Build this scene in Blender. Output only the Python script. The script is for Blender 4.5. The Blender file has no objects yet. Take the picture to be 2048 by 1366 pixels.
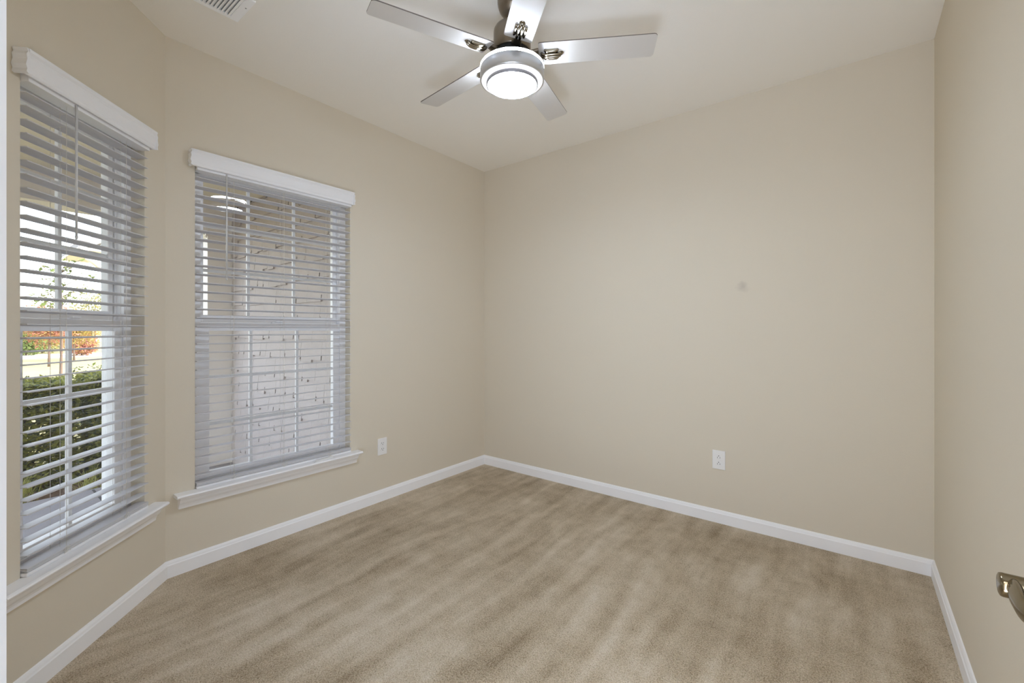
import bpy, bmesh, math, random
from mathutils import Vector, Matrix
random.seed(7)
PI = math.pi
S2 = 2 ** -.5
SC = bpy.context.scene
COL = SC.collection

# ------------------------------------------------------------------ camera
YAW = math.radians(38.03)
cam_d = bpy.data.cameras.new('camera')
cam = bpy.data.objects.new('camera', cam_d)
COL.objects.link(cam)
cam.location = (0, 0, 1.25)
cam.rotation_euler = (PI / 2, 0, YAW)
cam_d.sensor_width = 36
cam_d.lens = 36 * 876 / 2048
cam_d.shift_y = -23 / 2048
cam_d.clip_start = .02
cam_d.clip_end = 300
SC.camera = cam

# ------------------------------------------------------------------ sky, sun, exposure
SUN_EL, SUN_AZ = math.radians(42), Vector((.6, .8, 0))
w = bpy.data.worlds.new('world')
SC.world = w
w.use_nodes = True
wn = w.node_tree
wn.nodes.clear()
sky = wn.nodes.new('ShaderNodeTexSky')
sky.sky_type = 'NISHITA'
sky.sun_disc = False
sky.sun_elevation = SUN_EL
sky.sun_rotation = math.atan2(SUN_AZ.x, SUN_AZ.y)
sky.dust_density = 1.5
sky.ozone_density = 1.0
bg = wn.nodes.new('ShaderNodeBackground')
bg.inputs[1].default_value = 0.98
wo = wn.nodes.new('ShaderNodeOutputWorld')
hs = wn.nodes.new('ShaderNodeHueSaturation')
hs.inputs['Saturation'].default_value = .5
wn.links.new(sky.outputs[0], hs.inputs['Color'])
wn.links.new(hs.outputs[0], bg.inputs[0])
wn.links.new(bg.outputs[0], wo.inputs[0])

sun_d = bpy.data.lights.new('sun', 'SUN')
sun_d.energy = 3.5
sun_d.color = (1, .93, .82)
sun_d.angle = math.radians(.6)
sun = bpy.data.objects.new('sun', sun_d)
COL.objects.link(sun)
sd = (SUN_AZ.normalized() * math.cos(SUN_EL) + Vector((0, 0, math.sin(SUN_EL))))
sun.rotation_euler = sd.to_track_quat('Z', 'Y').to_euler()
sun.location = (-8, 6, 9)

LENS_W, RIM_W, HALL_W = 74.0, 84.0, 40.0      # lamp strengths

# fill light added in the doorway, standing in for hall light
dl_d = bpy.data.lights.new('doorway_fill', 'AREA')
dl_d.shape = 'RECTANGLE'
dl_d.size, dl_d.size_y = .42, 1.9
dl_d.energy = 12
dl_d.color = (.82, .99, 1.25)
dl = bpy.data.objects.new('doorway_fill', dl_d)
COL.objects.link(dl)
dl.location = (.02, -.15, 1.05)
dl.rotation_euler = Vector((.8, -1, -.25)).to_track_quat('Z', 'Y').to_euler()
# unseen upward fill added low in the hall to brighten the ceiling
hf_d = bpy.data.lights.new('hall_floor_fill', 'AREA')
hf_d.shape = 'RECTANGLE'
hf_d.size, hf_d.size_y = .8, .75
hf_d.energy = 36
hf_d.color = (.82, .99, 1.25)
hf = bpy.data.objects.new('hall_floor_fill', hf_d)
COL.objects.link(hf)
hf.location = (-.15, -.52, .06)
hf.rotation_euler = Vector((.35, -.1, -1)).to_track_quat('Z', 'Y').to_euler()

SC.view_settings.view_transform = 'Standard'
SC.view_settings.look = 'None'
SC.view_settings.exposure = 0.2
SC.view_settings.gamma = 1
SC.view_settings.use_curve_mapping = False
SC.cycles.use_denoising = True
SC.cycles.max_bounces = 16
SC.cycles.diffuse_bounces = 12
SC.cycles.transparent_max_bounces = 24
SC.cycles.sample_clamp_indirect = 6


# ------------------------------------------------------------------ materials
def srgb(r, g, b):
    f = lambda c: (c / 255 / 12.92) if c / 255 <= .04045 else ((c / 255 + .055) / 1.055) ** 2.4
    return (f(r), f(g), f(b), 1)


MATS = {}


def mat(name, col, rough=.6, metal=0., bump=0., scale=60., spec=.5, vary=0., vscale=8., emit=None, estr=0., detail=4., coat=0.):
    m = bpy.data.materials.new(name)
    m.use_nodes = True
    t = m.node_tree
    p = t.nodes['Principled BSDF']
    p.inputs['Base Color'].default_value = col
    p.inputs['Roughness'].default_value = rough
    p.inputs['Metallic'].default_value = metal
    p.inputs['Specular IOR Level'].default_value = spec
    p.inputs['Coat Weight'].default_value = coat
    co = t.nodes.new('ShaderNodeTexCoord')
    if vary:
        n = t.nodes.new('ShaderNodeTexNoise')
        n.inputs['Scale'].default_value = vscale
        n.inputs['Detail'].default_value = 4
        t.links.new(co.outputs['Object'], n.inputs['Vector'])
        r = t.nodes.new('ShaderNodeValToRGB')
        r.color_ramp.elements[0].position = .3
        r.color_ramp.elements[1].position = .7
        r.color_ramp.elements[0].color = [c * (1 - vary) for c in col[:3]] + [1]
        r.color_ramp.elements[1].color = [min(1, c * (1 + vary)) for c in col[:3]] + [1]
        t.links.new(n.outputs['Fac'], r.inputs[0])
        t.links.new(r.outputs[0], p.inputs['Base Color'])
    if bump:
        n = t.nodes.new('ShaderNodeTexNoise')
        n.inputs['Scale'].default_value = scale
        n.inputs['Detail'].default_value = detail
        t.links.new(co.outputs['Object'], n.inputs['Vector'])
        b = t.nodes.new('ShaderNodeBump')
        b.inputs['Strength'].default_value = bump
        b.inputs['Distance'].default_value = .01
        t.links.new(n.outputs['Fac'], b.inputs['Height'])
        t.links.new(b.outputs[0], p.inputs['Normal'])
    if emit:
        p.inputs['Emission Color'].default_value = emit
        p.inputs['Emission Strength'].default_value = estr
    MATS[name] = m
    return m


WALL = mat('wall_paint', srgb(219, 210, 193), .85, bump=.06, scale=220, spec=.25)
CEIL = mat('ceiling_paint', srgb(242, 238, 230), .9, bump=.08, scale=180, spec=.2)
TRIM = mat('trim_paint', srgb(247, 247, 249), .42, bump=.015, scale=90)
VINYL = mat('window_vinyl', srgb(247, 247, 249), .4)
BLIND = mat('blind_white', srgb(240, 240, 242), .5, bump=.02, scale=60)
SLAT = mat('slat_shaded_white', srgb(208, 207, 210), .5, bump=.02, scale=60)  # greyer than the valance: backlit shade put into the slat colour
CORD = mat('cord_white', srgb(225, 222, 214), .8)
WAND = mat('wand_plastic', srgb(214, 214, 214), .25)
PLATE = mat('plate_plastic', srgb(238, 237, 236), .3)
SLOT = mat('slot_dark', srgb(28, 26, 24), .7)
VENT = mat('vent_enamel', srgb(250, 250, 250), .45)
DUCT = mat('duct_dark', srgb(165, 165, 164), .8)
NICKEL = mat('brushed_nickel', srgb(140, 130, 117), .32, metal=1., bump=.05, scale=40)
CHROME = mat('polished_nickel', srgb(158, 150, 134), .16, metal=1.)
SILVER = mat('satin_aluminium', srgb(205, 205, 206), .36, metal=.9)
BLACK = mat('black_gap', srgb(10, 10, 10), .6)
BLADE = mat('blade_silver', srgb(206, 201, 194), .38, spec=.5)
BEDGE = mat('blade_edge', srgb(112, 104, 96), .6)
LENS = mat('lamp_lens', srgb(250, 250, 255), .4, emit=(.82, .99, 1.25, 1), estr=LENS_W)
RIM = mat('lamp_rim', srgb(245, 245, 250), .4, emit=(.85, .98, 1.2, 1), estr=RIM_W)
RING = mat('lamp_ring', srgb(245, 245, 250), .4, emit=(1, .98, 1, 1), estr=.75)
LENSTRIM = mat('lens_trim', srgb(150, 150, 155), .5, metal=.5)
DOORP = mat('door_paint', srgb(238, 237, 235), .4)
LEVER = mat('lever_nickel', srgb(140, 128, 104), .17, metal=1.)
WOOD = mat('hall_wood', srgb(170, 116, 62), .4, vary=.25, vscale=5)
HLAMP = mat('hall_fill_glass', srgb(250, 245, 235), .4, emit=(1, .93, .86, 1), estr=HALL_W)
SIDING = mat('shingle_siding', srgb(184, 174, 171), .8, bump=.25, scale=60, vary=.05, vscale=6)
SGAP = mat('siding_backing_shade', srgb(60, 54, 48), .9)  # wall backing, also the painted shade in the shingle notches
PTRIM = mat('porch_trim', srgb(236, 230, 224), .6)
PCEIL = mat('porch_ceiling_paint', srgb(238, 228, 206), .7)
CONC = mat('concrete', srgb(158, 154, 156), .85, bump=.15, scale=80, vary=.06, vscale=4)
JOINT = mat('joint_dark', srgb(90, 88, 86), .9)
MULCH = mat('mulch', srgb(112, 88, 70), .95, bump=.8, scale=50, vary=.4, vscale=30)
LAWN = mat('lawn_grass', srgb(164, 152, 104), .95, bump=.4, scale=40, vary=.12, vscale=1.2)
PATH = mat('far_path', srgb(230, 224, 214), .9)
BARK = mat('bark', srgb(120, 100, 86), .9, bump=.4, scale=40)
ROOF = mat('roof_shingle', srgb(150, 146, 148), .9, bump=.2, scale=30)
HWALL = mat('house_siding', srgb(224, 214, 198), .8, bump=.05, scale=20)
STAKE = mat('stake_wood', srgb(200, 190, 175), .85)


def leafmat(name, col, var=.3):
    m = mat(name, col, .55, vary=var, vscale=5)
    t = m.node_tree
    p = t.nodes['Principled BSDF']
    tr = t.nodes.new('ShaderNodeBsdfTranslucent')
    mx = t.nodes.new('ShaderNodeMixShader')
    mx.inputs[0].default_value = .35
    ramp = [n for n in t.nodes if n.type == 'VALTORGB'][0]
    t.links.new(ramp.outputs[0], tr.inputs[0])
    t.links.new(p.outputs[0], mx.inputs[1])
    t.links.new(tr.outputs[0], mx.inputs[2])
    t.links.new(mx.outputs[0], t.nodes['Material Output'].inputs[0])
    return m


L_HEDGE = leafmat('leaf_hedge', srgb(142, 144, 66))
L_DARK = leafmat('leaf_dark', srgb(92, 100, 66))
L_RED = leafmat('leaf_red', srgb(178, 122, 104))
L_ORANGE = leafmat('leaf_orange', srgb(184, 146, 92))
L_YELL = leafmat('leaf_yellow', srgb(170, 158, 82))
L_GREEN = leafmat('leaf_green', srgb(116, 130, 68))
L_GREY = leafmat('leaf_grey', srgb(142, 144, 106))
L_GRASS = leafmat('leaf_blade', srgb(190, 190, 110))


def glass_mat():
    m = bpy.data.materials.new('window_glass')
    m.use_nodes = True
    t = m.node_tree
    t.nodes.clear()
    o = t.nodes.new('ShaderNodeOutputMaterial')
    tr = t.nodes.new('ShaderNodeBsdfTransparent')
    tr.inputs[0].default_value = (.97, .98, .98, 1)
    gl = t.nodes.new('ShaderNodeBsdfGlossy')
    gl.inputs['Roughness'].default_value = .0
    lw = t.nodes.new('ShaderNodeLayerWeight')
    pw = t.nodes.new('ShaderNodeMath'); pw.operation = 'POWER'; pw.inputs[1].default_value = 5
    ml = t.nodes.new('ShaderNodeMath'); ml.operation = 'MULTIPLY_ADD'
    ml.inputs[1].default_value = .9; ml.inputs[2].default_value = .045
    lw.inputs['Blend'].default_value = .5
    t.links.new(lw.outputs['Facing'], pw.inputs[0])
    t.links.new(pw.outputs[0], ml.inputs[0])
    mx = t.nodes.new('ShaderNodeMixShader')
    t.links.new(ml.outputs[0], mx.inputs[0])
    t.links.new(tr.outputs[0], mx.inputs[1])
    t.links.new(gl.outputs[0], mx.inputs[2])
    t.links.new(mx.outputs[0], o.inputs[0])
    return m


GLASS = glass_mat()


def carpet_mat():
    m = bpy.data.materials.new('carpet')
    m.use_nodes = True
    t = m.node_tree
    N, L = t.nodes.new, t.links.new
    p = t.nodes['Principled BSDF']
    p.inputs['Roughness'].default_value = 1
    p.inputs['Specular IOR Level'].default_value = .05
    p.inputs['Sheen Weight'].default_value = .15
    co = N('ShaderNodeTexCoord')

    def noise(scale, detail=3., rough=.5, vec=None):
        n = N('ShaderNodeTexNoise')
        n.inputs['Scale'].default_value = scale
        n.inputs['Detail'].default_value = detail
        n.inputs['Roughness'].default_value = rough
        L(vec or co.outputs['Object'], n.inputs['Vector'])
        return n.outputs['Fac']

    def math_(op, a, b):
        n = N('ShaderNodeMath'); n.operation = op
        for i, v in enumerate((a, b)):
            if isinstance(v, (int, float)): n.inputs[i].default_value = v
            else: L(v, n.inputs[i])
        return n.outputs[0]

    # vacuum tracks: long strokes nearly parallel to the window wall, wavering
    warp = N('ShaderNodeTexNoise'); warp.inputs['Scale'].default_value = 1.1
    L(co.outputs['Object'], warp.inputs['Vector'])
    va = N('ShaderNodeVectorMath'); va.operation = 'MULTIPLY_ADD'
    va.inputs[1].default_value = (.16, .25, 0)
    L(warp.outputs['Color'], va.inputs[0]); L(co.outputs['Object'], va.inputs[2])
    mp = N('ShaderNodeMapping'); mp.vector_type = 'POINT'
    mp.inputs['Rotation'].default_value = (0, 0, math.radians(7))
    mp.inputs['Scale'].default_value = (11.5, 1.5, 1)
    L(va.outputs[0], mp.inputs['Vector'])
    st = noise(1.0, 2., .5, mp.outputs[0])
    big = noise(1.6, 2.)
    mid = noise(11., 3.)
    tuft = noise(190., 2.5, .7)
    vor = N('ShaderNodeTexVoronoi'); vor.inputs['Scale'].default_value = 230
    L(co.outputs['Object'], vor.inputs['Vector'])
    a = .5
    for src, k in ((st, .72), (big, .62), (mid, .36), (tuft, 1.2)):
        a = math_('ADD', math_('MULTIPLY', math_('SUBTRACT', src, .5), k), a)
    a = math_('SUBTRACT', a, math_('MULTIPLY', math_('SUBTRACT', vor.outputs['Distance'], .45), .35))
    r = N('ShaderNodeValToRGB')
    e = r.color_ramp.elements
    e[0].position = .12; e[0].color = srgb(146, 126, 98)
    e[1].position = .88; e[1].color = srgb(240, 228, 210)
    x = e.new(.5); x.color = srgb(208, 191, 164)
    L(a, r.inputs[0])
    L(r.outputs[0], p.inputs['Base Color'])
    b = N('ShaderNodeBump'); b.inputs['Strength'].default_value = .9; b.inputs['Distance'].default_value = .006
    hgt = math_('SUBTRACT', tuft, math_('MULTIPLY', vor.outputs['Distance'], .8))
    L(hgt, b.inputs['Height'])
    L(b.outputs[0], p.inputs['Normal'])
    return m


CARPET = carpet_mat()


# ------------------------------------------------------------------ mesh helpers
class MB:
    def __init__(s): s.bm = bmesh.new(); s.mats = []

    def mi(s, m):
        if m is None: return 0
        if m not in s.mats: s.mats.append(m)
        return s.mats.index(m)

    def poly(s, pts, m=None):
        f = s.bm.faces.new([s.bm.verts.new(p) for p in pts]); f.material_index = s.mi(m); return f

    def box(s, a, b, m=None, bev=0., seg=2):
        (x0, y0, z0), (x1, y1, z1) = a, b
        x0, x1 = sorted((x0, x1)); y0, y1 = sorted((y0, y1)); z0, z1 = sorted((z0, z1))
        v = [s.bm.verts.new(p) for p in [(x0, y0, z0), (x1, y0, z0), (x1, y1, z0), (x0, y1, z0), (x0, y0, z1), (x1, y0, z1), (x1, y1, z1), (x0, y1, z1)]]
        fs = [s.bm.faces.new([v[i] for i in q]) for q in [(3, 2, 1, 0), (4, 5, 6, 7), (0, 1, 5, 4), (1, 2, 6, 5), (2, 3, 7, 6), (3, 0, 4, 7)]]
        for f in fs: f.material_index = s.mi(m)
        if bev:
            es = list({e for f in fs for e in f.edges})
            r = bmesh.ops.bevel(s.bm, geom=es, offset=bev, segments=seg, affect='EDGES', profile=.5)
            for f in r['faces']: f.material_index = s.mi(m)
        return s

    def prism(s, prof, A, B, to, m=None):
        """extrude closed 2-D profile; to(p, q, t) gives a point, t = A..B"""
        a = [s.bm.verts.new(to(p, q, A)) for p, q in prof]
        b = [s.bm.verts.new(to(p, q, B)) for p, q in prof]
        n = len(prof)
        fs = [s.bm.faces.new([a[i], a[(i + 1) % n], b[(i + 1) % n], b[i]]) for i in range(n)]
        fs.append(s.bm.faces.new(a[::-1])); fs.append(s.bm.faces.new(b))
        for f in fs: f.material_index = s.mi(m)
        return s

    def lathe(s, prof, c=(0, 0, 0), n=48, m=None, M=None, smooth=True):
        rings = []
        for r, z in prof:
            if r < 1e-6: rings.append([s.bm.verts.new((0, 0, z))])
            else: rings.append([s.bm.verts.new((r * math.cos(2 * PI * i / n), r * math.sin(2 * PI * i / n), z)) for i in range(n)])
        for R in rings:
            for v in R:
                v.co = (M @ v.co if M else v.co) + Vector(c)
        for a, b in zip(rings, rings[1:]):
            for i in range(n):
                j = (i + 1) % n
                if len(a) == 1 and len(b) == 1: continue
                if len(a) == 1: f = s.bm.faces.new([a[0], b[i], b[j]])
                elif len(b) == 1: f = s.bm.faces.new([a[i], b[0], a[j]])
                else: f = s.bm.faces.new([a[i], b[i], b[j], a[j]])
                f.smooth = smooth; f.material_index = s.mi(m)
        return s

    def tube(s, pts, rad, n=8, m=None, flat=1.):
        """swept round (or flattened) bar through pts; rad number or list"""
        pts = [Vector(p) for p in pts]
        rings = []
        for i, p in enumerate(pts):
            d = (pts[min(i + 1, len(pts) - 1)] - pts[max(i - 1, 0)]).normalized()
            up = Vector((0, 0, 1)) if abs(d.z) < .95 else Vector((1, 0, 0))
            x = d.cross(up).normalized(); y = x.cross(d)
            r = rad[i] if isinstance(rad, (list, tuple)) else rad
            rings.append([s.bm.verts.new(p + x * (r * flat * math.cos(2 * PI * k / n)) + y * (r * math.sin(2 * PI * k / n))) for k in range(n)])
        for a, b in zip(rings, rings[1:]):
            for i in range(n):
                f = s.bm.faces.new([a[i], a[(i + 1) % n], b[(i + 1) % n], b[i]]); f.smooth = True; f.material_index = s.mi(m)
        for R in (rings[0][::-1], rings[-1]):
            f = s.bm.faces.new(R); f.material_index = s.mi(m)
        return s

    def build(s, name, m=None, parent=None, M=None):
        bmesh.ops.recalc_face_normals(s.bm, faces=s.bm.faces[:])
        me = bpy.data.meshes.new(name)
        s.bm.to_mesh(me); s.bm.free()
        for k in (s.mats or [m]): me.materials.append(k)
        o = bpy.data.objects.new(name, me); COL.objects.link(o)
        if parent: o.parent = parent
        if M is not None: o.matrix_local = M
        return o


def tag(o, label=None, cat=None, group=None, kind=None):
    for k, v in (('label', label), ('category', cat), ('group', group), ('kind', kind)):
        if v: o[k] = v
    return o


def empty(name, M, **kw):
    o = bpy.data.objects.new(name, None); COL.objects.link(o)
    o.empty_display_size = .1
    o.matrix_world = M
    return tag(o, **kw)


def struct(name, mb, m=None, M=None, label=None, cat=None):
    return tag(mb.build(name, m, None, M), label, cat, None, 'structure')


T = Matrix.Translation
# wall frames: u = to the right along the wall seen from inside, w = outward, z = up
def frame(o, u):
    u = Vector(u).normalized(); z = Vector((0, 0, 1)); wv = z.cross(u)
    return Matrix(((u.x, wv.x, 0, o[0]), (u.y, wv.y, 0, o[1]), (0, 0, 1, 0), (0, 0, 0, 1)))


XL, YB, XR, YF, H = -2.731, 3.07, .319, .011, 2.729       # room faces and ceiling height
CY = .661                                               # where the angled wall meets the left wall
ML = frame((XL, 0), (0, 1, 0))                          # left wall, u = y
MA = frame((XL, CY), (-S2, S2, 0))                      # angled wall, u = -distance from the corner
TH = .15

# ------------------------------------------------------------------ room shell
OPL = (.787, 1.685, .395, 2.13)
OPA = (-.735, -.147, .395, 2.13)


def wall_with_hole(name, M, u0, u1, hole, z0=-.1, z1=H + .05):
    b = MB(); a, c, lo, hi = hole
    b.box((u0, 0, z0), (a, TH, z1)).box((c, 0, z0), (u1, TH, z1)).box((a, 0, z0), (c, TH, lo)).box((a, 0, hi), (c, TH, z1))
    return struct(name, b, WALL, M, 'beige painted wall with a window opening', 'wall')


wall_with_hole('wall_left', ML, CY - .075, YB + .12, OPL)
wall_with_hole('wall_angled', MA, -1.12, .075, OPA)


def wall_back_mat():
    m = WALL.copy(); m.name = 'wall_paint_smudged'
    t = m.node_tree; N, L = t.nodes.new, t.links.new
    co = N('ShaderNodeTexCoord')
    n = N('ShaderNodeTexNoise'); n.inputs['Scale'].default_value = 30
    L(co.outputs['Object'], n.inputs['Vector'])
    d = N('ShaderNodeVectorMath'); d.operation = 'DISTANCE'; d.inputs[1].default_value = (-.555, YB, 1.52)
    L(co.outputs['Object'], d.inputs[0])
    a = N('ShaderNodeMath'); a.operation = 'MULTIPLY_ADD'; a.inputs[1].default_value = .05
    L(n.outputs['Fac'], a.inputs[0]); L(d.outputs['Value'], a.inputs[2])
    r = N('ShaderNodeValToRGB')
    c = WALL.node_tree.nodes['Principled BSDF'].inputs['Base Color'].default_value
    r.color_ramp.elements[0].position = .03; r.color_ramp.elements[0].color = srgb(201, 192, 178)
    r.color_ramp.elements[1].position = .065; r.color_ramp.elements[1].color = c
    L(a.outputs[0], r.inputs[0]); L(r.outputs[0], t.nodes['Principled BSDF'].inputs['Base Color'])
    return m


struct('wall_back', MB().box((XL - .1, YB, -.1), (XR + .12, YB + .12, H + .05)), wall_back_mat(), None, 'plain beige wall facing the doorway, faint smudge', 'wall')
struct('wall_right', MB().box((XR, -1.6, -.1), (XR + .12, YB + .05, H + .05)), WALL, None, 'plain beige wall on the right', 'wall')
DL, DR, DH = -.56, .257, 2.04                            # doorway the photo is taken from
wf = MB()
wf.box((-2.36, YF - .115, -.1), (DL, YF, H + .05)).box((DR, YF - .115, -.1), (XR + .01, YF, H + .05)).box((DL, YF - .115, DH), (DR, YF, H + .05))
struct('wall_front', wf, WALL, None, 'beige wall with the doorway', 'wall')


def slab(pts, z0, z1, mb=None):
    mb = mb or MB()
    return mb.prism(pts, z0, z1, lambda p, q, t: (p, q, t))


room = [(XL - .06, CY - .02), (-2.1, YF - .1), (-2.1, -.06), (XR + .05, -.06), (XR + .05, YB + .05), (XL - .06, YB + .05)]
struct('floor', slab(room, -.08, 0), CARPET, None, 'tan cut pile carpet with vacuum tracks', 'floor')
rc = [(XL - .15, CY - .08), (-2.05, -.12), (-1.5, -1.65), (XR + .12, -1.65), (XR + .12, YB + .1), (XL - .15, YB + .1)]
struct('ceiling', slab(rc, H, H + .1), CEIL, None, 'smooth off-white beige ceiling', 'ceiling')

# baseboards: profile (out from wall, height)
BBP = [(0, 0), (.014, 0), (.014, .062), (.011, .066), (.009, .074), (.005, .081), (0, .083)]


def baseboard(name, p0, p1, m0=0., m1=0.):
    """along p0 -> p1 with the room on the left; m0, m1 mitre slopes"""
    p0, p1 = Vector(p0 + (0,)), Vector(p1 + (0,))
    d = (p1 - p0); ln = d.length; d.normalize(); n = Vector((-d.y, d.x, 0))
    b = MB()
    a = [b.bm.verts.new(p0 + n * q + d * (q * m0) + Vector((0, 0, z))) for q, z in BBP]
    c = [b.bm.verts.new(p1 + n * q - d * (q * m1) + Vector((0, 0, z))) for q, z in BBP]
    k = len(BBP)
    for i in range(k): b.bm.faces.new([a[i], a[(i + 1) % k], c[(i + 1) % k], c[i]])
    b.bm.faces.new(a[::-1]); b.bm.faces.new(c)
    return struct(name, b, TRIM, None, 'white baseboard', 'baseboard')


t22 = math.tan(PI / 8)
baseboard('baseboard_right', (XR, YF), (XR, YB), 0, 1)
baseboard('baseboard_back', (XR, YB), (XL, YB), 1, 1)
baseboard('baseboard_left', (XL, YB), (XL, CY), 1, t22)
baseboard('baseboard_angled', (XL, CY), (-2.081, YF), t22, 0)

# door casing of the doorway (its left leg edges the picture) and jamb
cs = MB()
CP = [(0, 0), (.062, 0), (.062, .010), (.05, .016), (.012, .018), (0, .013)]
cs.prism(CP, 0, DH + .06, lambda p, q, t: (DL - .005 - p, YF + q, t))
cs.prism(CP, 0, DH + .06, lambda p, q, t: (DR + .005 + min(p, .05), YF + q, t))
cs.box((DL - .066, YF, DH + .005), (DR + .05, YF + .016, DH + .065))
struct('trim_3', cs, TRIM, None, 'white casing around the doorway', 'door casing')
jb = MB()
jb.box((DL - .012, YF - .12, 0), (DL + .004, YF + .002, DH)).box((DR - .004, YF - .12, 0), (DR + .012, YF + .002, DH)).box((DL, YF - .12, DH - .004), (DR, YF + .002, DH + .012))
struct('trim_4', jb, TRIM, None, 'white door jamb', 'door jamb')

# hall behind the camera: closes the house and holds an added lamp for fill light
hw = MB()
hw.box((-1.5, -1.6, -.1), (XR + .05, -1.5, H + .05)).box((-1.5, -1.55, -.1), (-1.4, YF - .11, H + .05))
struct('wall_hall', hw, WALL, None, 'beige hall walls', 'wall')
struct('floor_hall', MB().box((-1.5, -1.6, -.08), (XR + .05, -.06, -.002)), WOOD, None, 'brown wood hall floor', 'floor')
hl = empty('hall_fill_lamp', T((-.35, -.75, H)), label='unseen round white hall lamp added for fill light', cat='ceiling lamp')
MB().lathe([(0, 0), (.17, 0), (.17, -.025), (.16, -.03), (0, -.03)], m=NICKEL).build('lamp_base', NICKEL, hl)
MB().lathe([(.155, -.03), (.15, -.05), (.12, -.08), (.06, -.098), (0, -.102)], m=HLAMP).build('lamp_shade', HLAMP, hl)

# ------------------------------------------------------------------ windows
def window(num, M, op, ncol, mus_up, mus_lo):
    a, b, lo, hi = op
    root = empty('window_%d' % num, M @ T(((a + b) / 2, 0, lo)), label='white double hung window with grilles', cat='window', kind='structure')
    c = (a + b) / 2
    X = lambda u: u - c
    Z = lambda z: z - lo
    f = MB(); fw = .036
    W0, W1 = .058, .156
    f.box((X(a), W0, Z(lo)), (X(a + fw), W1, Z(hi))).box((X(b - fw), W0, Z(lo)), (X(b), W1, Z(hi)))
    f.box((X(a), W0, Z(hi - fw)), (X(b), W1, Z(hi))).box((X(a), W0, Z(lo)), (X(b), W1, Z(lo + .045)))
    for s, e in ((1, a + fw), (-1, b - fw)):     # jamb track ridges
        for wv in (.062, .098, .138):
            f.box((X(e), wv - .003, Z(lo + .045)), (X(e + s * .006), wv + .003, Z(hi - fw)))
    f.build('window_frame', VINYL, root)

    def sash(name, w0, w1, z0, z1, st, rb, rt, mus, rows):
        s = MB(); e0, e1 = a + fw + .003, b - fw - .003
        s.box((X(e0), w0, Z(z0)), (X(e0 + st), w1, Z(z1)), bev=.003).box((X(e1 - st), w0, Z(z0)), (X(e1), w1, Z(z1)), bev=.003)
        s.box((X(e0 + st - .003), w0, Z(z0)), (X(e1 - st + .003), w1, Z(z0 + rb)), bev=.003).box((X(e0 + st - .003), w0, Z(z1 - rt)), (X(e1 - st + .003), w1, Z(z1)), bev=.003)
        wm = (w0 + w1) / 2; hwid = .0085
        for u in mus: s.box((X(u - hwid), wm - .007, Z(z0 + rb - .002)), (X(u + hwid), wm + .007, Z(z1 - rt + .002)), bev=.002)
        for k in range(1, rows):
            zz = z0 + rb + (z1 - rt - z0 - rb) * k / rows
            s.box((X(e0 + st - .002), wm - .0065, Z(zz - hwid)), (X(e1 - st + .002), wm + .0065, Z(zz + hwid)), bev=.002)
        so = s.build(name, VINYL, root)
        g = MB()
        for k in (-.009, .009):
            g.poly([(X(e0 + st - .002), wm + k, Z(z0 + rb - .002)), (X(e1 - st + .002), wm + k, Z(z0 + rb - .002)), (X(e1 - st + .002), wm + k, Z(z1 - rt + .002)), (X(e0 + st - .002), wm + k, Z(z1 - rt + .002))])
        g.build('glass', GLASS, so)
        return so
    sash('upper_sash', .104, .136, 1.292, hi - fw - .002, .030, .042, .012, mus_up, 3)
    ls = sash('lower_sash', .066, .100, lo + .046, 1.292, .047, .032, .046, mus_lo, 3)
    k = MB()
    k.box((-.03, .070, Z(1.2925)), (.03, .098, Z(1.298)), bev=.002).box((-.012, .060, Z(1.298)), (.028, .075, Z(1.306)), bev=.003)
    k.build('sash_lock', VINYL, ls)
    return root


window(1, MA, OPA, 2, [-.446], [-.446])
window(2, ML, OPL, 3, [1.088, 1.357], [1.088, 1.360])

SP = [(.056, .375), (.056, .414), (-.058, .414), (-.065, .411), (-.066, .404), (-.061, .399), (-.050, .397), (-.046, .392), (-.043, .375), (-.030, .356), (-.022, .346), (-.020, .334), (0, .334), (0, .375)]


def stool(num, M, op, u0, u1):
    a, b = op[:2]
    m = MB()
    top = [(.0, .398), (0, .4145), (-.058, .4145), (-.064, .412), (-.067, .4065), (-.064, .401), (-.058, .398)]
    m.prism(top, u0, u1, lambda p, q, t: (t, p, q))
    m.box((a + .001, -.001, .396), (b - .001, .058, .4145))
    ap = [(0, .334), (0, .398), (-.05, .398), (-.047, .390), (-.040, .383), (-.034, .368), (-.022, .356), (-.018, .346), (-.016, .334)]
    m.prism(ap, u0 + .018, u1 - .018, lambda p, q, t: (t, p, q))
    return struct('trim_%d' % num, m, TRIM, M, 'white window stool and apron', 'window sill')


stool(1, MA, OPA, -.85, -.076)
stool(2, ML, OPL, .694, 1.745)


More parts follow.
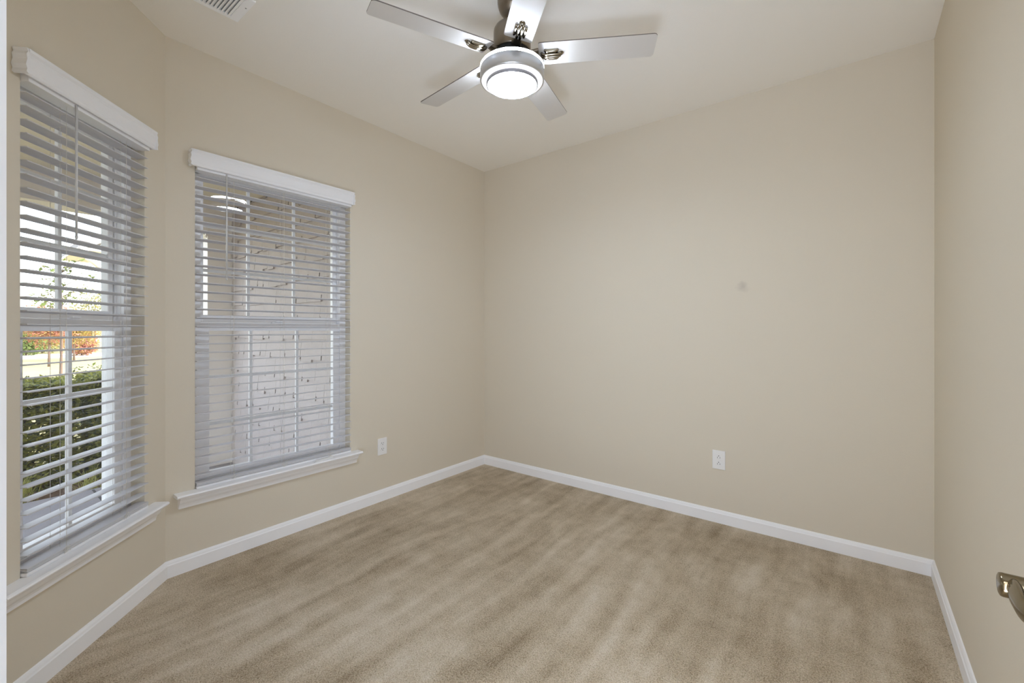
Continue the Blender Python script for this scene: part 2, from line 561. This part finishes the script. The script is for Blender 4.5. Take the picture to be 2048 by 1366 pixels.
# ------------------------------------------------------------------ blinds
def blind(M, u0, u1, wand_u, wand_z, ladders, label, sl0, sl1):
    c = (u0 + u1) / 2
    R = empty('window_blind', M @ T((c, 0, .4145)), label=label, cat='blind', group='white slatted window blinds')
    X = lambda u: u - c
    Z = lambda z: z - .4145
    # valance with crown profile and two returns to the wall
    vp = [(-.030, 2.103), (-.036, 2.103), (-.039, 2.108), (-.039, 2.116), (-.041, 2.122), (-.041, 2.160), (-.044, 2.168), (-.049, 2.176), (-.049, 2.186), (-.030, 2.186)]
    v = MB()
    v.prism(vp, X(u0), X(u1), lambda p, q, t: (t, p, Z(q)))
    va = v.build('valance', BLIND, R)
    rp = [(0, 2.103), (.009, 2.106), (.006, 2.118), (.011, 2.13), (.006, 2.150), (.009, 2.165), (.003, 2.176), (.008, 2.186), (0, 2.186)]
    for s, u in ((-1, u0), (1, u1)):
        r_ = MB(); r_.prism([(p * s, q) for p, q in rp], -.046, -.0015, lambda p, q, t: (X(u) + p, t, Z(q)))
        r_.build('valance_return', BLIND, va)
    MB().box((X(sl0), -.024, Z(2.090)), (X(sl1), .032, Z(2.127))).build('headrail', BLIND, R)
    # slats: one mesh, one object each
    me = None
    n = 35
    for k in range(n):
        z = 2.052 - .0461 * k
        if me is None:
            b = MB(); ln = sl1 - sl0; pr = []
            up = [(-.0255, 0), (-.0235, .0016), (-.012, .0026), (0, .003), (.012, .0026), (.0235, .0016), (.0255, 0)]
            lo_ = [(p, q - .0028) for p, q in up[::-1]]
            b.prism(up + lo_, -ln / 2, ln / 2, lambda p, q, t: (t, p, q))
            o = b.build('slat', SLAT, R); me = o.data
        else:
            o = bpy.data.objects.new('slat', me); COL.objects.link(o); o.parent = R
        o.matrix_local = T((X((sl0 + sl1) / 2), .006, Z(z))) @ Matrix.Rotation(math.radians(-5 + random.uniform(-.7, .7)), 4, 'X')
    # spare slats folded onto the bottom rail
    for k in range(3):
        o = bpy.data.objects.new('slat', me); COL.objects.link(o); o.parent = R
        o.matrix_local = T((X((sl0 + sl1) / 2), .006 + random.uniform(-.001, .001), Z(.4335 + .0046 * k)))
    MB().box((X(sl0), -.0195, .0008), (X(sl1), .0315, .0142), bev=.003).build('bottom_rail', BLIND, R)
    for u in ladders:
        l = MB()
        for wv in (-.0205, .0335): l.tube([(X(u), wv, .012), (X(u), wv, Z(2.08))], .0007, 5)
        for k in range(n):
            z = 2.048 - .0461 * k
            l.tube([(X(u) - .004, -.0205, Z(z + .001)), (X(u) + .004, .0335, Z(z - .004))], .0005, 4)
        l.tube([(X(u) + .006, .006, .012), (X(u) + .006, .006, Z(2.08))], .0007, 5)
        lo = l.build('ladder_cord', CORD, R)
        kn = MB()
        for q in range(5):
            x = X(u) + random.uniform(-.008, .008)
            pts = [(x + .012 * math.sin(q + i), -.022 - .002 * (i % 2), .036 - .006 * i) for i in range(5)]
            kn.tube(pts, .0007, 5)
        kn.build('cord_slack', CORD, lo)
    wb = MB()
    wb.tube([(X(wand_u), -.028, Z(2.10)), (X(wand_u), -.028, Z(wand_z))], .0042, 6)
    wb.tube([(X(wand_u), -.028, Z(wand_z)), (X(wand_u), -.028, Z(wand_z - .012))], [.005, .0035], 8)
    wd = wb.build('tilt_wand', WAND, R)
    tag(wd, 'hanging tilt rod of the blind')
    return R


blind(MA, -.757, -.135, -.552, 1.605, [-.585, -.29], 'open white slatted blind with tilt rod at the narrow window in the angled wall', -.733, -.150)
blind(ML, .765, 1.688, .925, 1.535, [.965, 1.235, 1.53], 'open white slatted blind with tilt rod at the wider window in the left wall', .790, 1.682)

cl = MB()
cl.box((-.068, -.012, 0), (.068, .012, .004), bev=.0015).box((-.060, -.010, .004), (.060, .008, .010), bev=.002)
co_ = cl.build('plastic_strip', PLATE, None, ML @ T((1.475, -.040, .4147)) @ Matrix.Rotation(.10, 4, 'Z'))
tag(co_, 'small white plastic strip lying loose on the sill under the wider window', 'plastic strip')


# ------------------------------------------------------------------ outlets
def outlet(M, flip, label):
    R = empty('wall_outlet', M, label=label, cat='outlet', group='white duplex wall outlets')
    MB().box((-.039, -.0065, -.061), (.039, 0, .061), bev=.003).build('faceplate', PLATE, R)
    for zc in (-.0205, .0205):
        f = MB()
        pts = []
        for i in range(28):
            a = 2 * PI * i / 28
            pts.append((max(-.0165, min(.0165, .019 * math.cos(a))), .0155 * math.sin(a)))
        f.prism(pts, -.0082, -.004, lambda p, q, t: (p, t, q + zc))
        fo = f.build('receptacle', PLATE, R)
        s = MB(); q = -1 if flip else 1
        s.box((-.0075 - .0011, -.0088, zc + q * .005 - .0045), (-.0075 + .0011, -.0076, zc + q * .005 + .0045))
        s.box((.0075 - .0011, -.0088, zc + q * .005 - .0038), (.0075 + .0011, -.0076, zc + q * .005 + .0038))
        s.lathe([(0, -.0007), (.0026, -.0007), (.0026, .0007), (0, .0007)], c=(0, -.0082, zc - q * .006), n=12, M=Matrix.Rotation(PI / 2, 3, 'X'))
        s.build('socket_slots', SLOT, fo)
    MB().lathe([(0, 0), (.0035, 0), (.003, .0012), (0, .0015)], c=(0, -.0062, 0), n=14, M=Matrix.Rotation(PI / 2, 3, 'X')).build('screw', PLATE, R)
    return R


outlet(ML @ T((1.944, 0, .397)), False, 'white duplex outlet on the left wall beside the wider window')
outlet(frame((-.694, YB), (1, 0, 0)) @ T((0, 0, .407)), True, 'white duplex outlet low on the plain back wall')

# ------------------------------------------------------------------ ceiling vent
VX0, VX1, VY0, VY1 = -2.325, -2.121, .52, .842
vr = empty('ceiling_vent', T(((VX0 + VX1) / 2, (VY0 + VY1) / 2, H)), label='white louvred air vent in the ceiling near the left wall', cat='vent')
hx, hy, bo = (VX1 - VX0) / 2, (VY1 - VY0) / 2, .036
fr = MB()
for a, b in (((-hx, -hy), (hx, -hy + bo)), ((-hx, hy - bo), (hx, hy)), ((-hx, -hy + bo), (-hx + bo * .62, hy - bo)), ((hx - bo * .62, -hy + bo), (hx, hy - bo))):
    fr.box((a[0], a[1], -.008), (b[0], b[1], -.0002), bev=.0015)
fr.build('vent_frame', VENT, vr)
MB().box((-hx + .02, -hy + .03, -.0015), (hx - .02, hy - .03, -.0004)).build('vent_backing', DUCT, vr)
ns = 17
vm = None
for k in range(ns):
    y = -hy + bo + (2 * hy - 2 * bo) * (k + .5) / ns
    if vm is None:
        o = MB().box((-hx + .02, -.0072, -.0006), (hx - .02, .0072, .0006)).build('vent_louvre', VENT, vr); vm = o.data
    else:
        o = bpy.data.objects.new('vent_louvre', vm); COL.objects.link(o); o.parent = vr
    o.matrix_local = T((0, y, -.0065)) @ Matrix.Rotation(math.radians(28), 4, 'X')
for y in (-hy + .014, hy - .014):
    MB().lathe([(0, -.0022), (.003, -.0015), (.0035, 0)], c=(.03, y, -.008), n=12).build('screw', DUCT, vr)

# ------------------------------------------------------------------ ceiling fan
FX, FY = -1.2073, 1.5447
fan = empty('ceiling_fan', T((FX, FY, H)), label='five blade silver ceiling fan with a lit round lamp under the hub', cat='ceiling fan')
Zf = lambda z: z - H
can = MB().lathe([(0, 0), (.066, 0), (.066, -.012), (.064, -.03), (.057, -.052), (.044, -.069), (.026, -.081), (.016, -.085), (0, -.085)], m=NICKEL).build('canopy', NICKEL, fan)
MB().lathe([(0, -.003), (.004, -.002), (.005, 0)], c=(.052, -.012, -.055), n=12).build('screw', SLOT, can)
MB().lathe([(0, -.07), (.0125, -.07), (.0125, Zf(2.57)), (0, Zf(2.57))]).build('downrod', NICKEL, fan)
mo = MB().lathe([(0, Zf(2.607)), (.02, Zf(2.607)), (.03, Zf(2.604)), (.066, Zf(2.602)), (.076, Zf(2.597)), (.082, Zf(2.586)), (.083, Zf(2.575)), (.083, Zf(2.492)), (.08, Zf(2.488)), (0, Zf(2.488))], n=64).build('motor_housing', NICKEL, fan)
MB().lathe([(0, Zf(2.4885)), (.078, Zf(2.4885)), (.080, Zf(2.47)), (.088, Zf(2.448)), (.088, Zf(2.428)), (0, Zf(2.428))], n=64).build('rotor', BLACK, fan)
# lamp kit
lk = MB().lathe([(0, Zf(2.430)), (.136, Zf(2.430)), (.1405, Zf(2.4285)), (.1425, Zf(2.4265)), (.138, Zf(2.4265)), (0, Zf(2.4265))], n=80, m=NICKEL).build('lamp_top', SILVER, fan)
MB().lathe([(.130, Zf(2.4264)), (.1405, Zf(2.4264)), (.1425, Zf(2.4235)), (.1430, Zf(2.420)), (.1430, Zf(2.4140)), (.130, Zf(2.4140)), (.130, Zf(2.4264))], n=80).build('upper_glow_ring', RIM, fan)
MB().lathe([(.1395, Zf(2.4138)), (.1430, Zf(2.4125)), (.1430, Zf(2.366)), (.1410, Zf(2.360)), (.1360, Zf(2.360)), (.1360, Zf(2.4138)), (.1395, Zf(2.4138))], n=80).build('lamp_band', SILVER, fan)
MB().lathe([(.1362, Zf(2.3625)), (.1350, Zf(2.358)), (.1290, Zf(2.3535)), (.1180, Zf(2.3525)), (.1140, Zf(2.3545)), (.1140, Zf(2.375)), (.1362, Zf(2.375)), (.1362, Zf(2.3625))], n=80).build('lower_ring', RING, fan)
MB().lathe([(.1145, Zf(2.356)), (.1145, Zf(2.3435)), (.1125, Zf(2.3415)), (.1100, Zf(2.3415)), (.1100, Zf(2.356)), (.1145, Zf(2.356))], n=80).build('lens_trim', LENSTRIM, fan)
MB().lathe([(.1100, Zf(2.3425)), (.09, Zf(2.3405)), (.05, Zf(2.3385)), (0, Zf(2.338))], n=80).build('lamp_lens', LENS, fan)
# blades
HWB, RT, RR, ZB, PITCH = .0607, .6213, .119, 2.4745, -10.26
bo_ = None
outline = []
def rc_(cx, cy, r, a0, a1, k=5):
    for i in range(k + 1):
        a = math.radians(a0 + (a1 - a0) * i / k); outline.append((cx + r * math.cos(a), cy + r * math.sin(a)))
rc_(RT - .016, HWB - .016, .016, 90, 0); rc_(RT - .016, -HWB + .016, .016, 0, -90)
rc_(RR + .009, -HWB + .009, .009, -90, -180); rc_(RR + .009, HWB - .009, .009, 180, 90)
outline = outline[::-1]
bmsh = None
BR = {}
for k in range(5):
    Mb = T((0, 0, Zf(ZB))) @ Matrix.Rotation(math.radians(30.98) + k * 2 * PI / 5, 4, 'Z') @ Matrix.Rotation(math.radians(PITCH), 4, 'X')
    if k == 0:
        b = MB(); th = .0045
        lo = [b.bm.verts.new((x, y, 0)) for x, y in outline]; hi = [b.bm.verts.new((x, y, th)) for x, y in outline]
        n = len(outline)
        fl = b.bm.faces.new(lo); fh = b.bm.faces.new(hi[::-1])
        fl.material_index = fh.material_index = b.mi(BLADE)
        for i in range(n):
            f = b.bm.faces.new([lo[i], hi[i], hi[(i + 1) % n], lo[(i + 1) % n]]); f.material_index = b.mi(BEDGE)
        o = b.build('blade', None, fan, Mb); bmsh = o.data
    else:
        o = bpy.data.objects.new('blade', bmsh); COL.objects.link(o); o.parent = fan; o.matrix_local = Mb
    # blade iron: ribbed clasp under the root, arm to the rotor
    if not BR:
        c = MB()
        for y, x0, x1, hgt in ((-.021, .150, .200, .008), (-.007, .136, .212, .0115), (.007, .136, .212, .0115), (.021, .150, .200, .008)):
            c.tube([(x0 - .004, y, -.001), (x0, y, -hgt * .8), (x0 + .006, y, -hgt), (x1 - .008, y, -hgt), (x1, y, -hgt * .7), (x1 + .004, y, -.001)], .0056, 10)
        c.box((.146, -.0265, -.0045), (.204, .0265, -.0005), bev=.002)
        c.lathe([(0, -.004), (.010, -.003), (.012, -.0003)], c=(.217, 0, 0), n=20)
        BR['blade_clasp'] = c.build('blade_clasp', CHROME, o).data
        a = MB()
        a.tube([(.070, 0, .004), (.095, 0, .006), (.115, 0, .012), (.138, 0, .013), (.165, 0, .011)], [.011, .011, .010, .009, .006], 10, flat=2.0)
        BR['blade_arm'] = a.build('blade_arm', NICKEL, o).data
    else:
        for nm, me in BR.items():
            q = bpy.data.objects.new(nm, me); COL.objects.link(q); q.parent = o

# ------------------------------------------------------------------ open door with lever handle (right edge of the picture)
DX0, DX1, DY0, DY1 = .2225, .2575, .09, .955
dr = empty('door_1', T((DX1, DY0, 0)), label='white door standing open against the right wall', cat='door', kind='structure')
d = MB()
d.box((DX0 - DX1 + .004, 0, .012), (-.004, DY1 - DY0, 2.03))
for x0, x1 in ((DX0 - DX1, DX0 - DX1 + .005), (-.005, 0)):
    wdt = DY1 - DY0
    d.box((x0, 0, .012), (x1, .11, 2.03)).box((x0, wdt - .11, .012), (x1, wdt, 2.03)).box((x0, wdt / 2 - .05, .012), (x1, wdt / 2 + .05, 2.03))
    for z0, z1 in ((.012, .22), (.86, 1.02), (1.60, 1.70), (1.92, 2.03)): d.box((x0, 0, z0), (x1, wdt, z1))
d.build('door_leaf', DOORP, dr)
hd = MB()
ly, lz = .905 - DY0, .894
RX = Matrix.Rotation(-PI / 2, 3, 'Y')
hd.lathe([(0, 0), (.033, 0), (.033, .005), (.030, .009), (.020, .012), (.0165, .016), (.0160, .030), (.0160, .060), (.0152, .0625), (.013, .0635), (0, .0635)], c=(DX0 - DX1, ly, lz), n=48, M=RX)
cx = DX0 - DX1 - .0505
key = [(.001, .010, 0, .010), (.001, .004, 0, .0125), (.0005, -.006, .0005, .0138), (-.0005, -.020, .0015, .0148), (-.002, -.036, .0025, .0150), (-.003, -.055, .003, .0145), (-.0035, -.075, .003, .0135), (-.002, -.095, .004, .0115), (.002, -.110, -.001, .0085), (.004, -.116, .001, .004)]
pts, rads = [], []
for q in range(len(key) - 1):                     # smooth curve through the key points
    k0, k1, k2, k3 = key[max(q - 1, 0)], key[q], key[q + 1], key[min(q + 2, len(key) - 1)]
    for u in range(6):
        t = u / 6
        v = [.5 * (2 * k1[c_] + (k2[c_] - k0[c_]) * t + (2 * k0[c_] - 5 * k1[c_] + 4 * k2[c_] - k3[c_]) * t * t + (3 * k1[c_] - k0[c_] - 3 * k2[c_] + k3[c_]) * t ** 3) for c_ in range(4)]
        pts.append((cx + v[0], ly + v[1], lz + v[2])); rads.append(v[3])
hd.tube(pts, rads, 32, flat=.55)
tag(hd.build('door_handle', LEVER, dr), 'brushed nickel lever handle')

# ------------------------------------------------------------------ porch outside the windows
PF = -.22
YS, XP = 1.93, -5.47
sh = MB()
slabp = [(-5.55, -5), (-2.2, -5), (-2.2, -.13), (-2.93, .59), (-2.93, 2.4), (-5.55, 2.4)]
slab(slabp, PF - .2, PF, sh)
struct('floor_porch', sh, CONC, None, 'grey concrete porch slab', 'floor')
jm = MB()
jm.box((-5.52, .79, PF - .01), (-3.2, .808, PF + .0015))
struct('trim_5', jm, JOINT, None, 'dark joint across the porch slab', 'joint')
pc = MB()
slab([(-5.95, -5), (-2.2, -5), (-2.2, -.13), (-2.93, .59), (-2.93, 2.2), (-5.95, 2.2)], 2.6, 2.875, pc)
struct('ceiling_porch', pc, PCEIL, None, 'cream porch ceiling', 'ceiling')
bmz = MB()
bmz.box((-5.75, -5, 2.36), (XP, YS, 2.605)).box((-5.77, -5, 2.352), (XP + .012, YS, 2.39))
bmz.prism([(1.69, 2.36), (1.60, 2.36), (1.69, 2.24)], -5.72, XP - .02, lambda p, q, t: (t, p, q))
struct('trim_6', bmz, PTRIM, None, 'cream beam across the porch front', 'beam')
pp = MB()
pp.box((-5.74, 1.69, PF), (XP, YS + .05, 2.362)).box((-5.76, 1.67, PF), (XP + .012, YS + .05, PF + .18)).box((-5.76, 1.67, 2.26), (XP + .012, YS + .05, 2.30))
struct('trim_7', pp, PTRIM, None, 'cream corner pier of the porch', 'pier')
# side wall clad in staggered shakes
sw = MB()
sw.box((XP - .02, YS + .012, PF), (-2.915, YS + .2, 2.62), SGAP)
rs = random.Random(3)
ch = .176
z = PF - .02
row = 0
while z < 2.6:
    x = XP
    while x < -2.93:
        wd_ = rs.choice([.10, .13, .16, .2, .24, .3])
        x1 = min(x + wd_, -2.92)
        dz = rs.choice([0, 0, 0, .012, .022, .028]) 
        zb = z - dz
        zt = min(z + ch + .02, 2.6)
        slope = .020 / (zt - zb)
        nt = .014 if rs.random() < .62 else 0.          # keyway notch cut at the butt
        nh_ = .04
        for xa, za, zz in ((x + .002, zb + nh_, zt), (x + .002 + nt, zb, zb + nh_)):
            ya, yb = YS - .014 + slope * (za - zb), YS - .014 + slope * (zz - zb)
            v = [(xa, ya, za), (x1, ya, za), (x1, yb, zz), (xa, yb, zz), (xa, YS + .013, za), (x1, YS + .013, za), (x1, YS + .013, zz), (xa, YS + .013, zz)]
            vs = [sw.bm.verts.new(p) for p in v]
            for q in [(0, 1, 2, 3), (4, 7, 6, 5), (0, 4, 5, 1), (1, 5, 6, 2), (2, 6, 7, 3), (3, 7, 4, 0)]:
                f = sw.bm.faces.new([vs[i] for i in q]); f.material_index = sw.mi(SIDING)
        if nt: sw.box((x + .001, YS - .0085, zb + .001), (x + .002 + nt, YS + .012, zb + nh_), SGAP)  # dark inset paints the shade inside the notch
        x = x1
    z += ch; row += 1
struct('wall_porch', sw, None, None, 'pale shake siding wall beside the porch', 'wall')
rf = MB()  # out-of-view roof mass, added to shade the porch and hedge
rf.prism([(-6.0, 2.88), (3.5, 2.88), (3.5, 3.0), (-1.2, 4.6), (-6.0, 3.0)], -5, 9, lambda p, q, t: (p, t, q))
struct('roof', rf, ROOF, None, 'unseen house roof added to cast shade', 'roof')

# ------------------------------------------------------------------ garden
GZ = -.34
struct('ground', MB().box((-95, -70, GZ - .2), (-7.35, 60, GZ)), LAWN, None, 'sunny yellow green lawn', 'lawn')
tag(MB().box((-7.36, -9, GZ - .2), (-5.56, 9, GZ + .03)).build('mulch_bed', MULCH), 'brown mulch bed between the porch slab and the lawn', 'mulch bed', None, 'structure')
tag(MB().box((-41, -60, GZ), (-36, 50, GZ + .02)).build('street_path', PATH), 'pale path along the far side of the lawn', 'path', None, 'structure')


def leaf(mb, p, s, rnd, m=None, up=.4):
    d = Vector((rnd.gauss(0, 1), rnd.gauss(0, 1), rnd.gauss(0, .6) - .2)).normalized()
    n = Vector((rnd.gauss(0, 1), rnd.gauss(0, 1), abs(rnd.gauss(0, 1)) + up))
    x = d.cross(n)
    if x.length < 1e-3: return
    x.normalize(); nn = x.cross(d)
    c = nn * (-.12 * s)
    a = [p, p + d * s * .45 + x * s * .28 + c, p + d * s, p + d * s * .45 - x * s * .28 + c]
    mid = p + d * s * .5 + nn * (.06 * s)
    vs = [mb.bm.verts.new(q) for q in a]; vm_ = mb.bm.verts.new(mid)
    for i in range(4):
        f = mb.bm.faces.new([vs[i], vs[(i + 1) % 4], vm_]); f.material_index = mb.mi(m)


def shrub(name, loc, r, n, s, m, seed, label, cat, group=None, box=False, trunk=0., tr=.03, m2=None, mix=0., shell=.55, nb=7):
    """leafy thing: crown of separate leaves over a branching stem"""
    rnd = random.Random(seed)
    R = empty(name, T(loc), label=label, cat=cat, group=group)
    mb = MB()
    for i in range(n):
        if box:
            p = Vector((rnd.uniform(-1, 1), rnd.uniform(-1, 1), rnd.uniform(-1, 1)))
            k = rnd.choice((0, 0, 1, 2, 2)); sg = rnd.choice((-1, 1))
            if k == 2: sg = 1
            p[k] = sg * (1 - abs(rnd.gauss(0, .16)))
        else:
            p = Vector((rnd.gauss(0, 1), rnd.gauss(0, 1), rnd.gauss(0, 1))).normalized() * (shell + (1 - shell) * rnd.random()) 
            p *= 1 + .16 * math.sin(5 * p.x + seed) * math.cos(4 * p.y + 3 * p.z)
        q = Vector((p.x * r[0], p.y * r[1], p.z * r[2] + trunk + r[2]))
        leaf(mb, q, s * rnd.uniform(.6, 1.3), rnd, m2 if (m2 and rnd.random() < mix) else m)
    mb.build('foliage', m, R)
    st = MB()
    top = trunk + r[2]
    st.tube([(0, 0, -.02), (.01, 0, trunk * .6 + .01), (0, .01, top), (0, 0, top + r[2] * .5)], [tr, tr * .8, tr * .5, tr * .2], 8)
    for i in range(nb):
        a = i * 2.4; zz = trunk + r[2] * (.15 + .9 * i / nb)
        st.tube([(0, 0, zz), (r[0] * .35 * math.cos(a), r[1] * .35 * math.sin(a), zz + r[2] * .25), (r[0] * .75 * math.cos(a), r[1] * .75 * math.sin(a), zz + r[2] * .5)], [tr * .4, tr * .25, tr * .08], 5)
    st.build('stem', BARK, R)
    return R


hg = 'clipped shrubs of the hedge along the porch'
for i, (y, zr) in enumerate(((-1.15, .53), (-.35, .55), (.45, .54), (1.22, .56), (2.0, .53))):
    lab = ['second shrub of the clipped hedge from its left end', 'clipped green hedge shrub behind ornamental grass', 'clipped green hedge shrub seen in the middle of the angled window',
           'shaded hedge shrub seen at the right edge of the angled window', 'hedge shrub beside the porch pier'][i]
    shrub('hedge_shrub', (-6.62, y, GZ + .02), (.40, .335, zr - .02), 16000, .055, L_HEDGE, 20 + i, lab, 'shrub', hg, box=True, m2=L_DARK, mix=.25, tr=.02)
shrub('round_shrub', (-8.7, 1.55, GZ), (.72, .72, .56), 3800, .05, L_DARK, 40, 'round dark shrub on the lawn behind the hedge', 'shrub', m2=L_GREEN, mix=.2)


def grass(loc, n, h, seed, label):
    rnd = random.Random(seed)
    mb = MB()
    for i in range(n):
        a = rnd.uniform(0, 2 * PI); L_ = h * rnd.uniform(.6, 1.2); sp = rnd.uniform(.25, .8)
        b0 = Vector((rnd.gauss(0, .04), rnd.gauss(0, .04), 0)); dr_ = Vector((math.cos(a), math.sin(a), 0)); sd_ = Vector((-dr_.y, dr_.x, 0)) * .003
        pr = None
        for k in range(7):
            t = k / 6
            p = b0 + dr_ * (L_ * sp * t ** 1.4) + Vector((0, 0, L_ * (t - .55 * sp * t * t * 1.3)))
            ww = sd_ * (1 - t * .85)
            v = (mb.bm.verts.new(p + ww), mb.bm.verts.new(p - ww))
            if pr: mb.bm.faces.new([pr[0], pr[1], v[1], v[0]])
            pr = v
    o = mb.build('ornamental_grass', L_GRASS, None, T(loc))
    return tag(o, label, 'grass', 'ornamental grass clumps in front of the hedge')


grass((-5.86, .36, GZ + .03), 150, .40, 1, 'ornamental grass clump at the left edge of the angled window')
grass((-5.84, .82, GZ + .03), 90, .28, 2, 'smaller ornamental grass clump right of the first, before the hedge')
grass((-5.86, -.35, GZ + .03), 130, .38, 4, 'ornamental grass clump nearest the left end of the bed')

# young staked tree on the lawn
yt = empty('young_tree', T((-11.4, 1.22, GZ)), label='young tree with sparse green leaves on the lawn', cat='tree')
tk = MB(); lf = MB(); rnd = random.Random(11)
tk.tube([(0, 0, -.02), (.02, 0, .8), (0, .02, 1.7), (.02, 0, 2.75)], [.026, .022, .016, .005], 8)
for i in range(34):
    z0 = rnd.uniform(1.55, 2.65); a = rnd.uniform(0, 2 * PI); ln = rnd.uniform(.25, .62) * (1.15 - .25 * (z0 - 1.5))
    e = Vector((math.cos(a) * ln, math.sin(a) * ln, z0 + ln * .55))
    tk.tube([(0, 0, z0), (e.x * .5, e.y * .5, z0 + ln * .35), tuple(e)], [.007, .005, .002], 5)
    for k in range(7):
        t = rnd.uniform(.4, 1.05)
        leaf(lf, Vector((e.x * t, e.y * t, z0 + ln * .55 * t)) + Vector((rnd.gauss(0, .03), rnd.gauss(0, .03), rnd.gauss(0, .03))), rnd.uniform(.055, .11), rnd, L_GREEN if rnd.random() < .6 else L_GREY)
tk.build('trunk', BARK, yt); lf.build('foliage', L_GREEN, yt)

def P(px, fwd, z):
    """ground point seen at column px of the photo, fwd metres ahead"""
    l = (px - 1024) / 876
    return (fwd * (-math.sin(YAW) + l * math.cos(YAW)), fwd * (math.cos(YAW) + l * math.sin(YAW)), z)


shrub('maple_tree', P(98, 19, GZ), (1.05, 1.05, .95), 4600, .10, L_RED, 50, 'red leaved maple across the lawn', 'tree', trunk=.85, tr=.05, m2=L_ORANGE, mix=.45, shell=.2)
shrub('maple_tree', P(148, 23, GZ), (1.25, 1.25, 1.05), 4600, .11, L_ORANGE, 51, 'orange and yellow leaved maple right of the red maple', 'tree', trunk=.7, tr=.05, m2=L_YELL, mix=.55, shell=.2)
tg = 'trees and shrubs along the far edge of the lawn'
far = [('evergreen_shrub', 52, 27, (1.0, 1.0, .85), L_GREEN, 'round green shrub at the far left of the lawn', 0, None),
       ('evergreen_shrub', 84, 30, (1.3, 1.3, .75), L_GREY, 'grey green shrub between the round green shrub and red maple', 0, L_YELL),
       ('evergreen_shrub', 163, 27, (.8, .8, .65), L_RED, 'low red shrub under the orange maple', 0, L_ORANGE),
       ('broadleaf_tree', 190, 33, (1.9, 1.9, 1.9), L_GREY, 'grey green tree behind the far houses at the right', 1.2, L_YELL),
       ('broadleaf_tree', 14, 40, (2.5, 2.5, 1.6), L_GREEN, 'green tree beyond the far path, leftmost', .8, L_YELL),
       ('broadleaf_tree', 62, 46, (2.2, 2.2, 1.3), L_GREY, 'pale green tree beyond the path left of the maple', .6, L_GREEN),
       ('broadleaf_tree', 140, 52, (2.4, 2.4, 1.4), L_YELL, 'yellow green tree beyond the path behind the maples', .5, L_GREY)]
for i, (nm, px, fw, r, m, lab, tr_, m2) in enumerate(far):
    shrub(nm, P(px, fw, GZ), r, 2400, .16, m, 60 + i, lab, 'tree' if 'tree' in nm else 'shrub', tg, trunk=tr_, tr=.06, m2=m2, mix=.35, shell=.3)


def house(loc, rz, sx, sy, h, rh, label):
    R = empty('house', T(loc) @ Matrix.Rotation(rz, 4, 'Z'), label=label, cat='house', group='small houses across the lawn')
    MB().box((-sx, -sy, -.05), (sx, sy, h)).build('walls', HWALL, R)
    b = MB(); b.prism([(-sx - .3, h - .02), (sx + .3, h - .02), (0, h + rh)], -sy - .3, sy + .3, lambda p, q, t: (p, t, q)); b.build('roof', ROOF, R)
    for x in (-.55, .15):
        MB().box((sx * x, -sy - .02, h * .35), (sx * x + sx * .35, -sy + .01, h * .8)).build('window', SLOT, R)


house(P(196, 62, GZ), math.radians(40), 4.2, 3.2, 1.9, 1.1, 'grey roofed house far off behind the right end of the lawn')
house(P(116, 66, GZ), math.radians(50), 3.0, 3, 1.6, 1.6, 'pale gabled house far off behind the maple trunk')

# house wing whose eave shows above the trees
nh = empty('house_wing', T((0, 0, 0)), label='eave of a pale house wing against the sky, right in the angled window', cat='house')
ex, ey, ez = -11.2, 1.42, 2.78
b = MB()
b.prism([(ey, ez), (ey, ez + .10), (ey + 4, ez + 2.5), (ey + 8, ez + .1), (ey + 8, ez), (ey + 4, ez + 2.38)], ex - 2.2, ex, lambda p, q, t: (t, p, q))
b.build('roof', ROOF, nh)
b = MB()
b.prism([(ey, ez - .005), (ey + 4, ez + 2.375), (ey + 4, ez + 2.33), (ey + .04, ez - .05)], ex - .02, ex + .025, lambda p, q, t: (t, p, q))
b.prism([(ey, ez - .005), (ey + .45, ez - .005), (ey + .45, ez - .05), (ey, ez - .05)], ex - 2.1, ex, lambda p, q, t: (t, p, q))
for k in (.25, .5): b.prism([(ey + .1 + k, ez - .005), (ey + 4 + k, ez + 2.32), (ey + 4 + k, ez + 2.27), (ey + .14 + k, ez - .04)], ex - .2, ex - .16, lambda p, q, t: (t, p, q))
b.build('fascia', PTRIM, nh)
b = MB()
b.prism([(ey + .95, GZ), (ey + .95, ez), (ey + 4, ez + 2.0), (ey + 7.4, ez), (ey + 7.4, GZ)], ex - 2.0, ex - .35, lambda p, q, t: (t, p, q))
b.build('walls', HWALL, nh)
b = MB()
b.tube([(ex + .03, ey + .1, ez - .05), (ex + .03, ey + .13, ez - .2), (ex + .0, ey + .28, ez - .33), (ex - .15, ey + .5, ez - .4), (ex - .3, ey + .62, ez - .45), (ex - .31, ey + .62, ez - 1.2), (ex - .31, ey + .62, GZ)], .045, 10)
b.build('downspout', PTRIM, nh)
